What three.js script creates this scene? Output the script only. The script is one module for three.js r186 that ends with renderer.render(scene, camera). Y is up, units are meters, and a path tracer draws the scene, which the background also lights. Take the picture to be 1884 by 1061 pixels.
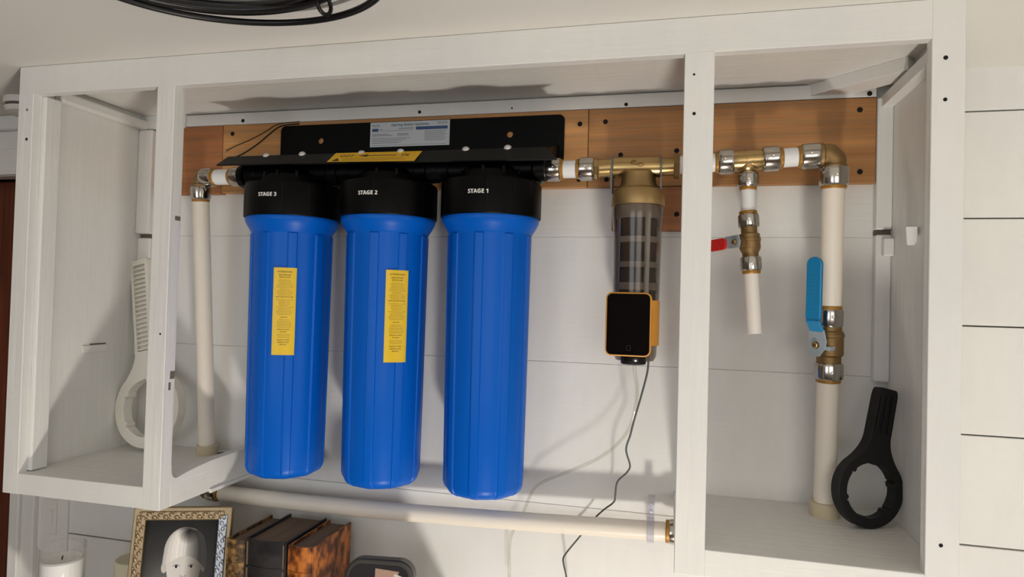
import * as THREE from 'three';
import { mergeGeometries, toCreasedNormals } from 'three/addons/utils/BufferGeometryUtils.js';
import { RoundedBoxGeometry } from 'three/addons/geometries/RoundedBoxGeometry.js';
import { TextGeometry } from 'three/addons/geometries/TextGeometry.js';
import { FontLoader } from 'three/addons/loaders/FontLoader.js';
import { RectAreaLightUniformsLib } from 'three/addons/lights/RectAreaLightUniformsLib.js';

// ------------------------------------------------------------------ camera, sky, light, exposure
const V = (x, y, z) => new THREE.Vector3(x, y, z), R = THREE.MathUtils.degToRad;
const F = 1199, scene = new THREE.Scene();
const camera = new THREE.PerspectiveCamera(2 * Math.atan(530.5 / F) * 180 / Math.PI, 1884 / 1061, 0.05, 60);
camera.rotation.set(R(1.165), R(13.684), R(1.528), 'YXZ');
camera.position.set(0, 1.77, 1.30);
camera.updateMatrixWorld(true);
const renderer = new THREE.WebGLRenderer({ antialias: true });
renderer.toneMapping = THREE.LinearToneMapping;
renderer.toneMappingExposure = 0.94;
renderer.shadowMap.enabled = true;
RectAreaLightUniformsLib.init();
scene.background = new THREE.Color().setRGB(0.72, 0.85, 1.0);
// daylight through the sheer blinds of three unseen windows (right wall, and two behind the photographer)
const unseenSideLight = new THREE.RectAreaLight(0xf2f6ff, 0.3, 1.5, 0.9);
unseenSideLight.position.set(2.42, 1.55, 1.55); unseenSideLight.lookAt(0, 1.55, 1.55);
const unseenFrontLight = new THREE.RectAreaLight(0xf0f2fa, 1.15, 1.6, 1.0);
unseenFrontLight.position.set(0.8, 1.6, 3.22); unseenFrontLight.lookAt(0.8, 1.6, 0);
const unseenLeftLight = new THREE.RectAreaLight(0xcfdfff, 1.5, 1.2, 1.0);
unseenLeftLight.position.set(-1.2, 1.6, 3.22); unseenLeftLight.lookAt(-1.2, 1.6, 0);
scene.add(unseenSideLight, unseenFrontLight, unseenLeftLight);  // all out of view, placed to light the cupboard front and its left

const UNSEEN_LAMP = 5.2;   // candela of the out-of-view globe lamp on the floor

// ------------------------------------------------------------------ helpers
let seed = 7; const rnd = () => ((seed = (seed * 16807) % 2147483647) - 1) / 2147483646;
function rayTo(px, py) { return V((px - 942) / F, -(py - 530.5) / F, -1).applyQuaternion(camera.quaternion); }
const at = (px, py, z) => { const d = rayTo(px, py); return camera.position.clone().addScaledVector(d, (z - camera.position.z) / d.z); };
const atY = (px, py, y) => { const d = rayTo(px, py); return camera.position.clone().addScaledVector(d, (y - camera.position.y) / d.y); };
const X = (px, z = 0.1, py = 310) => at(px, py, z).x;

const used = {};
function numbered(n) { const k = used[n] = (used[n] ?? -1) + 1; return k ? `${n}_${String(k).padStart(3, '0')}` : n; }
function base(name, p, label, category, group, kind) {
  const o = new THREE.Group(); o.name = numbered(name); o.position.copy(p); scene.add(o); o.updateMatrixWorld(true);
  if (kind) o.userData.kind = kind;
  if (label) o.userData.label = label;
  if (category) o.userData.category = category;
  if (group) o.userData.group = group;
  return o;
}
function metreUV(g) {           // uv in metres, from the side each face looks to
  if (g.index) g = g.toNonIndexed();
  const p = g.attributes.position, n = g.attributes.normal, uv = new Float32Array(p.count * 2);
  for (let i = 0; i < p.count; i += 3) {
    const a = [0, 0, 0];
    for (let k = 0; k < 3; k++) { a[0] += Math.abs(n.getX(i + k)); a[1] += Math.abs(n.getY(i + k)); a[2] += Math.abs(n.getZ(i + k)); }
    const ax = a.indexOf(Math.max(...a));
    for (let k = 0; k < 3; k++) {
      const x = p.getX(i + k), y = p.getY(i + k), z = p.getZ(i + k);
      uv[2 * (i + k)] = ax === 0 ? z : x; uv[2 * (i + k) + 1] = ax === 1 ? z : y;
    }
  }
  g.setAttribute('uv', new THREE.BufferAttribute(uv, 2));
  return g;
}
function clean(g, keepUV) {
  if (g.index) g = g.toNonIndexed();
  for (const k of Object.keys(g.attributes)) if (!['position', 'normal', 'uv'].includes(k)) g.deleteAttribute(k);
  if (!g.attributes.uv || !keepUV) g = metreUV(g);
  return g;
}
// a named mesh; geometry is given in world coordinates and brought into the parent's own axes
function part(name, geoms, mat, parent = scene, { label, uv, local, kind } = {}) {
  const list = (Array.isArray(geoms) ? geoms : [geoms]).map(g => clean(g, uv));
  const g = list.length > 1 ? mergeGeometries(list) : list[0];
  if (!local && parent !== scene) { parent.updateWorldMatrix(true, false); g.applyMatrix4(parent.matrixWorld.clone().invert()); }
  const m = new THREE.Mesh(g, mat); m.name = parent === scene ? numbered(name) : name;
  m.castShadow = m.receiveShadow = true; parent.add(m);
  if (label) m.userData.label = label;
  if (kind) m.userData.kind = kind;
  return m;
}
function box(x0, x1, y0, y1, z0, z1, r = 0.0015) {
  const w = Math.abs(x1 - x0), h = Math.abs(y1 - y0), d = Math.abs(z1 - z0);
  const rr = Math.min(r, w / 2.2, h / 2.2, d / 2.2);
  const g = rr > 1e-5 ? new RoundedBoxGeometry(w, h, d, 1, rr) : new THREE.BoxGeometry(w, h, d);
  return g.translate((x0 + x1) / 2, (y0 + y1) / 2, (z0 + z1) / 2);
}
const UPY = V(0, 1, 0);
const creased = (g, a) => toCreasedNormals(g.scale(1000, 1000, 1000), a).scale(0.001, 0.001, 0.001);   // its vertex matching is made for metres, these parts are millimetres
function lathe(p, dir, prof, seg = 40, crease = 0.5) {   // prof: [along, radius]
  let g = new THREE.LatheGeometry(prof.map(([t, r]) => new THREE.Vector2(Math.max(r, 1e-6), t)), seg);
  g = creased(g, crease);
  g.applyQuaternion(new THREE.Quaternion().setFromUnitVectors(UPY, dir.clone().normalize()));
  return g.translate(p.x, p.y, p.z);
}
const rod = (a, b, r, seg = 32, c = 0.0008) => { const d = b.clone().sub(a), L = d.length(); return lathe(a, d, [[0, 0], [0, r - c], [c, r], [L - c, r], [L, r - c], [L, 0]], seg); };
const tube = (pts, r, seg = 80, rad = 10) => new THREE.TubeGeometry(new THREE.CatmullRomCurve3(pts), seg, r, rad);
function prism(pts, depth, bevel = 0.001, holes = [], curve = 24) {   // outline in x,y pushed along z
  const s = pts instanceof THREE.Shape ? pts : new THREE.Shape(pts.map(p => new THREE.Vector2(p[0], p[1])));
  for (const h of holes) s.holes.push(h);
  return new THREE.ExtrudeGeometry(s, { depth: depth - 2 * bevel, bevelEnabled: bevel > 0, bevelThickness: bevel, bevelSize: bevel, bevelOffset: -bevel, bevelSegments: 2, curveSegments: curve }).translate(0, 0, bevel);
}
function roundRect(w, h, r) {
  const s = new THREE.Shape(), x = -w / 2, y = -h / 2;
  s.moveTo(x + r, y); s.lineTo(x + w - r, y); s.absarc(x + w - r, y + r, r, -Math.PI / 2, 0);
  s.lineTo(x + w, y + h - r); s.absarc(x + w - r, y + h - r, r, 0, Math.PI / 2);
  s.lineTo(x + r, y + h); s.absarc(x + r, y + h - r, r, Math.PI / 2, Math.PI);
  s.lineTo(x, y + r); s.absarc(x + r, y + r, r, Math.PI, 1.5 * Math.PI); return s;
}
const basis = (g, o, x, y, z) => g.applyMatrix4(new THREE.Matrix4().makeBasis(x, y, z).setPosition(o));

// ------------------------------------------------------------------ textures
function hash(x, y, s) { let h = (x * 374761393 + y * 668265263 + s * 1442695041) | 0; h = Math.imul(h ^ (h >>> 13), 1274126177); return ((h ^ (h >>> 16)) >>> 0) / 4294967295; }
function vnoise(x, y, px, py, s) {   // tiling value noise
  const xi = Math.floor(x), yi = Math.floor(y), f = t => t * t * (3 - 2 * t), u = f(x - xi), v = f(y - yi), m = (a, n) => ((a % n) + n) % n;
  const a = hash(m(xi, px), m(yi, py), s), b = hash(m(xi + 1, px), m(yi, py), s), c = hash(m(xi, px), m(yi + 1, py), s), d = hash(m(xi + 1, px), m(yi + 1, py), s);
  return (a + (b - a) * u) * (1 - v) + (c + (d - c) * u) * v;
}
function fbm(u, v, fx, fy, s, oct = 4) { let t = 0, a = 0.5; for (let o = 0; o < oct; o++) { t += a * vnoise(u * fx, v * fy, fx, fy, s + o); fx *= 2; fy *= 2; a /= 2; } return t; }
function dataTex(w, h, fn, srgb, rep) {
  const d = new Uint8Array(w * h * 4);
  for (let y = 0; y < h; y++) for (let x = 0; x < w; x++) { const c = fn(x / w, y / h), i = 4 * (y * w + x); d[i] = c[0]; d[i + 1] = c[1]; d[i + 2] = c[2]; d[i + 3] = 255; }
  const t = new THREE.DataTexture(d, w, h); t.wrapS = t.wrapT = THREE.RepeatWrapping; t.magFilter = THREE.LinearFilter; t.minFilter = THREE.LinearMipmapLinearFilter; t.generateMipmaps = true;
  if (srgb) t.colorSpace = THREE.SRGBColorSpace;
  if (rep) t.repeat.set(1 / rep[0], 1 / rep[1]);
  t.needsUpdate = true; return t;
}
const clampByte = v => Math.max(0, Math.min(255, Math.round(v)));
const paintBump = dataTex(512, 512, (u, v) => {      // brushed enamel: long strokes, drips and grit
  const stroke = fbm(u, v, 4, 60, 3, 3), lump = fbm(u, v, 9, 7, 11, 4), grit = Math.max(0, fbm(u, v, 40, 40, 23, 2) - 0.5) * 2;
  const g = clampByte(255 * (0.35 * stroke + 0.45 * lump + 0.2 * grit)); return [g, g, g];
}, false, [0.4, 0.4]);
const paintBumpUp = paintBump.clone(); paintBumpUp.rotation = Math.PI / 2; paintBumpUp.needsUpdate = true;
const paintTint = dataTex(256, 256, (u, v) => { const a = fbm(u, v, 5, 5, 41, 5) - 0.47, b = fbm(u, v, 60, 12, 47, 2) - 0.4; const k = 1 + 0.05 * a + 0.02 * b; return [clampByte(230 * k), clampByte(229 * k), clampByte(224 * k * (1 - 0.02 * a))]; }, true, [0.9, 0.9]);
const woodMap = (s, hue) => dataTex(512, 256, (u, v) => {
  const warp = fbm(u, v, 2, 3, s, 3), rings = 0.5 + 0.5 * Math.sin((v * 26 + warp * 9) * 2.1), fine = fbm(u, v, 5, 120, s + 9, 3), broad = fbm(u, v, 2, 8, s + 4, 3);
  const kx = u - 0.62, ky = v - 0.35, knot = Math.exp(-(kx * kx * 1500 + ky * ky * 700));
  const k = 0.93 + 0.045 * rings + 0.2 * (fine - 0.45) + 0.3 * (broad - 0.45) - 0.45 * knot;
  return [clampByte(hue[0] * k), clampByte(hue[1] * k * (1 - 0.04 * rings)), clampByte(hue[2] * k * (0.98 - 0.1 * rings))];
}, true, [0.62, 0.155]);
const mottle = (s, a, b, fx = 8, fy = 8) => dataTex(256, 256, (u, v) => { let t = fbm(u, v, fx, fy, s, 5); t = Math.max(0, Math.min(1, (t - 0.28) * 2.6)); return [0, 1, 2].map(i => clampByte(a[i] + (b[i] - a[i]) * t)); }, true, [0.12, 0.12]);
function canvasTex(w, h, draw) {
  const c = document.createElement('canvas'); c.width = w; c.height = h; draw(c.getContext('2d'), w, h);
  const t = new THREE.CanvasTexture(c); t.colorSpace = THREE.SRGBColorSpace; t.magFilter = THREE.LinearFilter; return t;
}

// ------------------------------------------------------------------ materials
const std = (o) => new THREE.MeshStandardMaterial(o), phy = (o) => new THREE.MeshPhysicalMaterial(o);
const M = {
  paint: std({ map: paintTint, roughness: 0.42, bumpMap: paintBump, bumpScale: 0.0016 }),
  paintUp: std({ map: paintTint, roughness: 0.42, bumpMap: paintBumpUp, bumpScale: 0.002 }),
  wall: std({ map: paintTint, roughness: 0.5, bumpMap: paintBump, bumpScale: 0.0008 }),
  ceiling: std({ color: 0xe4e2db, roughness: 0.8, bumpMap: paintBump, bumpScale: 0.0002 }),
  gap: std({ color: 0x8a8375, roughness: 0.9 }),
  hole: std({ color: 0x0b0a09, roughness: 0.9 }),
  patch: std({ color: 0x6f675a, roughness: 0.9 }),
  blue: phy({ color: 0x005cc2, roughness: 0.36, specularIntensity: 0.4 }),
  black: phy({ color: 0x030303, roughness: 0.42, specularIntensity: 0.25 }),
  bracket: phy({ color: 0x030303, roughness: 0.5, specularIntensity: 0.25 }),
  rubber: std({ color: 0x060606, roughness: 0.6 }),
  white: std({ color: 0xf2f0ea, roughness: 0.6 }),
  chrome: std({ color: 0xbdb8b0, roughness: 0.18, metalness: 1 }),
  zinc: std({ color: 0xb4c3ca, roughness: 0.35, metalness: 0.45 }),
  boltZinc: std({ color: 0xe6e6e4, roughness: 0.35, metalness: 0.5 }),
  brass: std({ color: 0xbb9f6c, roughness: 0.3, metalness: 1 }),
  brassRough: std({ color: 0xb09466, roughness: 0.5, metalness: 1 }),
  brassDark: std({ color: 0x94784e, roughness: 0.5, metalness: 0.8 }),
  ring: std({ color: 0xa7782c, roughness: 0.45, metalness: 0.3 }),
  pex: phy({ color: 0xf1f2f0, roughness: 0.35 }),
  cpvc: phy({ color: 0xefe6d6, roughness: 0.4 }),
  cpvcCap: std({ color: 0xcdbf9f, roughness: 0.5 }),
  pvcWhite: phy({ color: 0xf0e9e0, roughness: 0.4 }),
  orange: std({ color: 0xe09a34, roughness: 0.45 }),
  glassBlack: phy({ color: 0x040406, roughness: 0.05, specularIntensity: 0.7 }),
  bowl: phy({ color: 0xbdb6ae, roughness: 0.16, transmission: 1, thickness: 0, ior: 1.5 }),
  cage: std({ color: 0xc2bbb2, roughness: 0.5 }),
  mesh: std({ color: 0x7a7063, roughness: 0.6, metalness: 0.3 }),
  seal: std({ color: 0x6d757a, roughness: 0.5 }),
  blueGrip: phy({ color: 0x0d7cb0, roughness: 0.35, clearcoat: 0.3 }),
  redGrip: phy({ color: 0xd0211c, roughness: 0.35, clearcoat: 0.3 }),
  cord: std({ color: 0x4a524d, roughness: 0.5 }),
  hose: phy({ color: 0xf4f4f0, roughness: 0.08, transmission: 1, thickness: 0, ior: 1.45 }),
  clip: phy({ color: 0xf3f3f8, roughness: 0.15, transmission: 0.8, thickness: 0 }),
  wrenchWhite: std({ color: 0xe9e5d8, roughness: 0.5 }),
  wrenchBlack: std({ color: 0x060606, roughness: 0.6 }),
  gold: std({ color: 0xa89474, roughness: 0.42, metalness: 0.85 }),
  silver: std({ color: 0xb9bfc6, roughness: 0.35, metalness: 0.8 }),  // gilt with its lit look put into the colour
  pages: std({ map: dataTex(64, 256, (u, v) => { const k = 0.7 + 0.5 * fbm(u, v, 60, 2, 5, 2); return [clampByte(128 * k), clampByte(106 * k), clampByte(82 * k)]; }, true, [0.03, 0.2]), roughness: 0.9 }),
  bookTan: std({ map: mottle(51, [52, 36, 18], [150, 112, 60], 14, 14), roughness: 0.6 }),
  bookDark: std({ map: mottle(61, [16, 15, 17], [46, 42, 42], 5, 5), roughness: 0.5 }),
  bookOrange: std({ map: mottle(71, [70, 32, 12], [190, 112, 46], 9, 6), roughness: 0.4 }),
  wax: phy({ color: 0xf5f3ef, roughness: 0.6 }),
  waxCream: phy({ color: 0xd9d0b4, roughness: 0.6 }),
  glass: phy({ color: 0xffffff, roughness: 0.02, transmission: 1, thickness: 0, ior: 1.5 }),
  doorWood: std({ map: dataTex(256, 256, (u, v) => { const k = 0.7 + 0.7 * fbm(u, v, 50, 3, 91, 4); return [clampByte(92 * k), clampByte(42 * k), clampByte(22 * k)]; }, true, [0.25, 0.5]), roughness: 0.4 }),
  floor: std({ map: dataTex(256, 256, (u, v) => { const k = 0.8 + 0.4 * fbm(u, v, 4, 60, 95, 4); return [clampByte(96 * k), clampByte(78 * k), clampByte(64 * k)]; }, true, [0.6, 0.3]), roughness: 0.45 }),  // out of view, dark so that little light bounces up
  unseenDarkWall: std({ color: 0x6b5c4c, roughness: 0.7, bumpMap: paintBump, bumpScale: 0.0004 }),  // walls out of view, kept dark to cut bounce into the cupboard
  cable: std({ color: 0x0b0a0a, roughness: 0.38 }),
  blind: std({ color: 0xf2ead9, roughness: 0.9, emissive: 0xf8f8f6, emissiveIntensity: 1.5 }),  // glow of the unseen windows
  plastic: std({ color: 0xe6e4de, roughness: 0.5 }),
  grey: std({ color: 0x54534f, roughness: 0.5 }),
  tin: std({ color: 0x4b4842, roughness: 0.35, metalness: 0.5 }),
};
const woodA = [3, 17, 29, 37].map((s, i) => std({ map: woodMap(s, [[196, 142, 86], [200, 148, 94], [180, 130, 80], [170, 112, 68]][i]), roughness: 0.55 }));

// ------------------------------------------------------------------ the room
const CEIL = 2.203, XL = -2.6, XR = 2.5, ZF = 3.3;
const wallBack = base('wall_back', V(0, 0, 0), null, null, null, 'structure');
part('backing', [box(-1.562, XR + 0.15, -0.1, CEIL + 0.1, -0.16, -0.016, 0), box(XL - 0.15, -1.562, 2.05, CEIL + 0.1, -0.16, -0.016, 0), box(XL - 0.15, -2.4, -0.1, 2.05, -0.16, -0.016, 0)], M.gap, wallBack);
const plank = (x0, x1, y0, y1, g, z = 0) => part('plank', box(x0, x1, y0 + g / 2, y1 - g / 2, -0.016, z, 0.0012), M.wall, wallBack);
const inner = [1.3668, 1.652, 1.904, 2.156, CEIL];            // old boards inside the cupboard, joints filled with paint
for (let i = 0; i < 4; i++) plank(-1.232, 0.3805, inner[i], inner[i + 1], 0.0001, -0.0004 * (i % 2));
const rows = [2.127, 1.938, 1.749, 1.559, 1.368, 1.179];
plank(0.382, XR, 2.127, CEIL + 0.01, 0.0024, 0.0);
for (let i = 0; i < 4; i++) plank(0.382, XR, rows[i + 1], rows[i], 0.0024);
for (let k = 0, y = 1.368; k < 7; k++, y -= 0.189) plank(-1.409, XR, Math.max(0, y - 0.189), y, 0.0032);
plank(-1.409, -1.233, 1.369, CEIL, 0.003);
part('wall_left', box(XL - 0.15, XL, -0.1, CEIL + 0.1, -0.16, ZF + 0.15, 0), M.unseenDarkWall, scene, { kind: 'structure' });
const wallRight = base('wall_right', V(XR, 0, 1.5), null, null, null, 'structure');
part('wall_panel', [box(XR, XR + 0.15, -0.1, CEIL + 0.1, -0.016, 0.8, 0), box(XR, XR + 0.15, -0.1, CEIL + 0.1, 2.3, ZF + 0.15, 0), box(XR, XR + 0.15, -0.1, 1.05, 0.8, 2.3, 0), box(XR, XR + 0.15, 2.05, CEIL + 0.1, 0.8, 2.3, 0)], M.wall, wallRight);
{ // unseen window with a glowing sheer blind in the right wall
  const w = base('unseen_window_1', V(XR, 1.05, 1.55), null, null, null, 'structure');
  part('window_frame', [box(XR - 0.02, XR + 0.06, 0.99, 2.11, 0.74, 0.82), box(XR - 0.02, XR + 0.06, 0.99, 2.11, 2.28, 2.36), box(XR - 0.02, XR + 0.06, 0.99, 1.07, 0.82, 2.28), box(XR - 0.02, XR + 0.06, 2.03, 2.11, 0.82, 2.28)], M.paint, w);
  part('pane', box(XR + 0.028, XR + 0.032, 1.06, 2.04, 0.81, 2.29, 0), M.glass, w);
  part('unseen_window_blind', box(XR - 0.06, XR - 0.055, 1.03, 2.07, 0.78, 2.32, 0), M.blind, w);
}
// the two unseen windows behind the photographer
const WIN = [[0.0, 1.6, 1.1, 2.1], [-1.8, -0.6, 1.1, 2.1]];
const wallFront = base('wall_front', V(0, 0, ZF), null, null, null, 'structure');
{
  const g = [], xs = [XL, ...WIN.flatMap(w => [w[0], w[1]]), XR];
  xs.sort((p, q) => p - q);
  for (let i = 0; i < xs.length; i += 2) g.push(box(xs[i], xs[i + 1], -0.1, CEIL + 0.1, ZF, ZF + 0.15, 0));
  for (const [a, b, c, d] of WIN) g.push(box(a, b, -0.1, c, ZF, ZF + 0.15, 0), box(a, b, d, CEIL + 0.1, ZF, ZF + 0.15, 0));
  part('wall_panel', g, M.unseenDarkWall, wallFront);
}
WIN.forEach(([a, b, c, d], i) => {
  const w = base('unseen_window_' + (i + 2), V((a + b) / 2, c, ZF), null, null, null, 'structure');
  part('window_frame', [box(a - 0.06, a + 0.04, c - 0.06, d + 0.06, ZF - 0.02, ZF + 0.06), box(b - 0.04, b + 0.06, c - 0.06, d + 0.06, ZF - 0.02, ZF + 0.06), box(a, b, c - 0.06, c + 0.04, ZF - 0.02, ZF + 0.06), box(a, b, d - 0.04, d + 0.06, ZF - 0.02, ZF + 0.06), box(a, b, (c + d) / 2 - 0.02, (c + d) / 2 + 0.02, ZF + 0.01, ZF + 0.05)], M.paint, w);
  part('pane', box(a + 0.03, b - 0.03, c + 0.03, d - 0.03, ZF + 0.028, ZF + 0.032, 0), M.glass, w);
  part('unseen_window_blind', box(a - 0.02, b + 0.02, c - 0.02, d + 0.02, ZF - 0.06, ZF - 0.055, 0), M.blind, w);
});
part('floor', box(XL, XR, -0.1, 0, -0.01, ZF, 0), M.floor, scene, { kind: 'structure' });
part('ceiling', box(XL, XR, CEIL, CEIL + 0.1, -0.016, ZF, 0), M.ceiling, scene, { kind: 'structure' });
// door and its casing at the left
const door = base('door_1', V(-2, 0, -0.06), null, null, null, 'structure');
part('door_slab', box(-2.4, -1.563, 0.005, 2.05, -0.085, -0.045, 0.002), M.doorWood, door);
const casing = base('trim_1', V(-1.53, 0, 0.01), null, null, null, 'structure');
part('casing', [box(-1.564, -1.535, 0, 2.05, -0.09, 0.026, 0.003), box(-1.535, -1.497, 0, 2.05, -0.002, 0.018, 0.003)], M.paintUp, casing);
part('header', [box(-2.45, -1.497, 2.05, 2.12, -0.09, 0.022, 0.003), box(-2.45, -1.497, 2.052, 2.064, 0.02, 0.03, 0.002), box(-2.45, -1.497, 2.12, 2.165, -0.02, 0.016, 0.002), box(-2.45, -1.409, 2.165, CEIL, -0.02, 0.03, 0.006)], M.paint, casing);
part('trim_2', box(-1.497, -1.409, 0, 2.165, -0.016, 0.006, 0.002), M.paintUp, scene, { kind: 'structure' });
{
  const p = at(95, 944, 0.006), s = base('light_switch', V(p.x, p.y, 0.006), 'white wall switch plate on the flat trim board beside the door casing', 'switch');
  part('plate', box(p.x - 0.018, p.x + 0.018, p.y - 0.05, p.y + 0.034, 0.006, 0.010, 0.0015), M.plastic, s);
  part('rocker', box(p.x - 0.008, p.x + 0.008, p.y - 0.03, p.y + 0.012, 0.0098, 0.013, 0.001), M.plastic, s);
}
{
  const c = V(-1.445, CEIL, 0.11), s = base('smoke_detector', c, 'white disc smoke detector on the ceiling left of the cupboard', 'smoke detector');
  part('housing', lathe(c, V(0, -1, 0), [[0, 0], [0, 0.052], [0.014, 0.052], [0.0142, 0.046], [0.02, 0.046], [0.0202, 0.05], [0.03, 0.046], [0.036, 0.034], [0.036, 0]]), M.plastic, s);
  part('vent_band', lathe(c, V(0, -1, 0), [[0.0138, 0.04], [0.0138, 0.0475], [0.0204, 0.0475], [0.0204, 0.04]]), M.grey, s);
}
// shelf under the cupboard (its top lies below the picture)
{
  const s = base('shelf', V(-0.9, 1.05, 0.14), 'white painted shelf board below the cupboard carrying the books and candles', 'shelf');
  part('board', box(-1.4, -0.38, 1.05, 1.08, 0.001, 0.28, 0.003), M.paint, s);
  for (const x of [-1.3, -0.9, -0.5]) part('bracket', prism([[0, 0], [0, -0.2], [0.02, -0.2], [0.2, -0.02], [0.2, 0]], 0.025).rotateY(-Math.PI / 2).translate(x + 0.0125, 1.05, 0.001), M.paint, s);
}

// ------------------------------------------------------------------ the wall cupboard without doors
const cupboard = base('wall_cupboard', V(-0.43, 1.376, 0), 'white painted doorless wall cupboard holding the water filters and pipes', 'cupboard');
const ZB = 0.281, ZC = 0.30;
part('top_rail', box(-1.245, 0.384, 2.148, 2.2027, ZB, ZC), M.paint, cupboard);
const holeAt = (parent, px, py, z, r = 0.0032, mat = M.hole) => { const p = at(px, py, z); part('screw_hole', lathe(V(p.x, p.y, z - 0.002), V(0, 0, 1), [[0, 0], [0, r], [0.0024, r], [0.0024, 0]], 14), mat, parent); };
const stiles = [[-1.245, -1.209, 1.376, 2.15], [-0.924, -0.886, 1.376, 2.15], [0.0133, 0.0565, 1.376, 2.15], [0.3425, 0.384, 1.376, 2.2027]].map(([a, b, c, d], i) =>
  part('stile', box(a, b, c, d, ZB - (i === 1 ? 0.008 : 0), ZC + (i === 3 ? 0.0006 : 0.0003)), M.paintUp, cupboard));
holeAt(stiles[0], 49, 256, ZC, 0.003); holeAt(stiles[0], 50, 202, ZC, 0.0026, M.patch);
holeAt(stiles[2], 1277, 137, ZC, 0.0018); holeAt(stiles[2], 1277, 209, ZC, 0.0026);
holeAt(stiles[3], 1740, 106, ZC + 0.0006, 0.003); holeAt(stiles[3], 1739, 183, ZC + 0.0006, 0.0026); holeAt(stiles[3], 1731, 1003, ZC + 0.0006, 0.0026);
holeAt(stiles[1], 295, 614, ZC, 0.002);
part('hinge_scar', box(-0.8868, -0.8852, 1.612, 1.626, 0.275, 0.286, 0.0004), M.patch, stiles[1]);
part('hinge_scar', box(-0.8868, -0.8852, 1.592, 1.606, 0.284, 0.289, 0.0004), M.patch, stiles[1]);
part('hinge_scar', box(-0.8868, -0.8852, 1.903, 1.911, 0.275, 0.288, 0.0004), M.patch, stiles[1]);
part('bottom_rail', box(-1.244, -0.9235, 1.3765, 1.416, ZB, ZC), M.paint, cupboard);
part('bottom_rail', box(0.056, 0.343, 1.3765, 1.416, ZB, ZC), M.paint, cupboard);
{ // side rail of the left compartment, its upper edge hollowed towards the post
  const s = new THREE.Shape(); s.moveTo(0, 1.3765); s.lineTo(0.2735, 1.3765); s.lineTo(0.2735, 1.452); s.quadraticCurveTo(0.274, 1.424, 0.255, 1.427); s.quadraticCurveTo(0.2, 1.438, 0.12, 1.438); s.lineTo(0, 1.438);
  part('side_rail', prism(s, 0.02, 0.001).rotateY(-Math.PI / 2).translate(-0.8855, 0, 0), M.paint, cupboard);
  part('side_rail_strip', box(-0.8865, -0.8815, 1.373, 1.381, 0, 0.17, 0.0015), M.paint, cupboard);
}
part('side_panel', box(-1.245, -1.222, 1.38, 2.2, 0, ZB), M.paintUp, cupboard);
part('side_panel', box(0.3795, 0.3845, 1.38, 2.2, 0.0, ZB), M.paintUp, cupboard);
part('filler_strip', box(-1.225, -1.2, 1.416, 2.15, 0.246, ZB, 0.003), M.paintUp, cupboard);
part('filler_strip', box(0.3545, 0.3795, 1.416, 2.15, 0.262, ZB, 0.003), M.paintUp, cupboard);
part('floor_board', box(-1.222, -0.9, 1.397, 1.415, 0, ZB), M.paint, cupboard);
part('floor_board', box(0.0135, 0.3795, 1.397, 1.415, 0, ZB), M.paint, cupboard);
part('ceiling_board', box(-1.222, 0.3795, 2.184, 2.2, 0, ZB, 0), M.paint, cupboard);
const backRail = part('back_rail', box(-1.1, 0.352, 2.1555, 2.182, 0, 0.019), M.paint, cupboard);
for (const [px, py, r] of [[447, 222, 0.0042], [772, 206, 0.0036], [1152, 192, 0.0036], [1600, 172, 0.0045], [942, 199, 0.0018]]) holeAt(backRail, px, py, 0.019, r);
part('back_rail', box(-1.222, -1.1, 2.152, 2.184, 0, 0.024), M.paint, cupboard);
part('corner_batten', box(-1.222, -1.183, 1.906, 2.15, 0, 0.03, 0.004), M.paintUp, cupboard);
part('corner_batten', box(-1.222, -1.186, 1.62, 1.897, 0, 0.022, 0.004), M.paintUp, cupboard);
part('corner_batten', box(0.353, 0.3795, 1.916, 2.153, 0, 0.022, 0.003), M.paintUp, cupboard);
part('corner_batten', box(0.3535, 0.3795, 1.645, 1.907, 0, 0.02, 0.003), M.paintUp, cupboard);
part('bare_notch', box(0.354, 0.3795, 1.9075, 1.9155, 0, 0.012, 0), M.patch, cupboard);
part('bare_notch', box(-1.222, -1.186, 1.8975, 1.9055, 0, 0.012, 0), M.patch, cupboard);
part('side_batten', box(0.3595, 0.3795, 2.135, 2.155, 0.02, ZB, 0.001), M.paint, cupboard);
{ const p = at(160, 638, 0); const q = (() => { const d = rayTo(172, 641), t = (-1.222 - camera.position.x) / d.x; return camera.position.clone().addScaledVector(d, t); })();
  part('shelf_scar', box(-1.2225, -1.2185, q.y - 0.008, q.y + 0.008, q.z - 0.035, q.z + 0.03, 0.0018), M.paint, cupboard);
  part('bare_notch', box(-1.2222, -1.2205, q.y + 0.0085, q.y + 0.0115, q.z - 0.03, q.z + 0.01, 0), M.patch, cupboard); }
part('side_batten', box(-1.222, -1.2, 2.15, 2.172, 0.02, 0.246, 0.006), M.paint, cupboard);
part('corner_block', box(0.362, 0.3795, 1.868, 1.9, 0.02, 0.036, 0.003), M.paint, cupboard);
{ // short slanting ceiling strip and a torn scrap of board in the right compartment
  const t0 = atY(1478, 158, 2.184), t1 = atY(1657, 107, 2.184), dir = t1.clone().sub(t0).normalize(), n = V(0, 1, 0).cross(dir).normalize().negate(); if (n.z < 0) n.negate();
  const up = n.clone().cross(dir).normalize(); if (up.y < 0) up.negate();
  part('ceiling_strip', basis(box(0, t0.distanceTo(t1) + 0.012, -0.022, 0, -0.05, 0, 0.001), t0, dir, up, dir.clone().cross(up)), M.paint, cupboard);
  const p = at(1676, 436, 0.12);
  part('board_scrap', prism([[-0.03, 0.012], [-0.012, 0.014], [0.022, 0.014], [0.026, -0.012], [0.002, -0.014]], 0.016, 0.002).rotateY(R(70)).translate(0.368, p.y, 0.13), M.paint, cupboard);
  holeAt(cupboard, 1638, 181, 0.024, 0.004);
}

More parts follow.
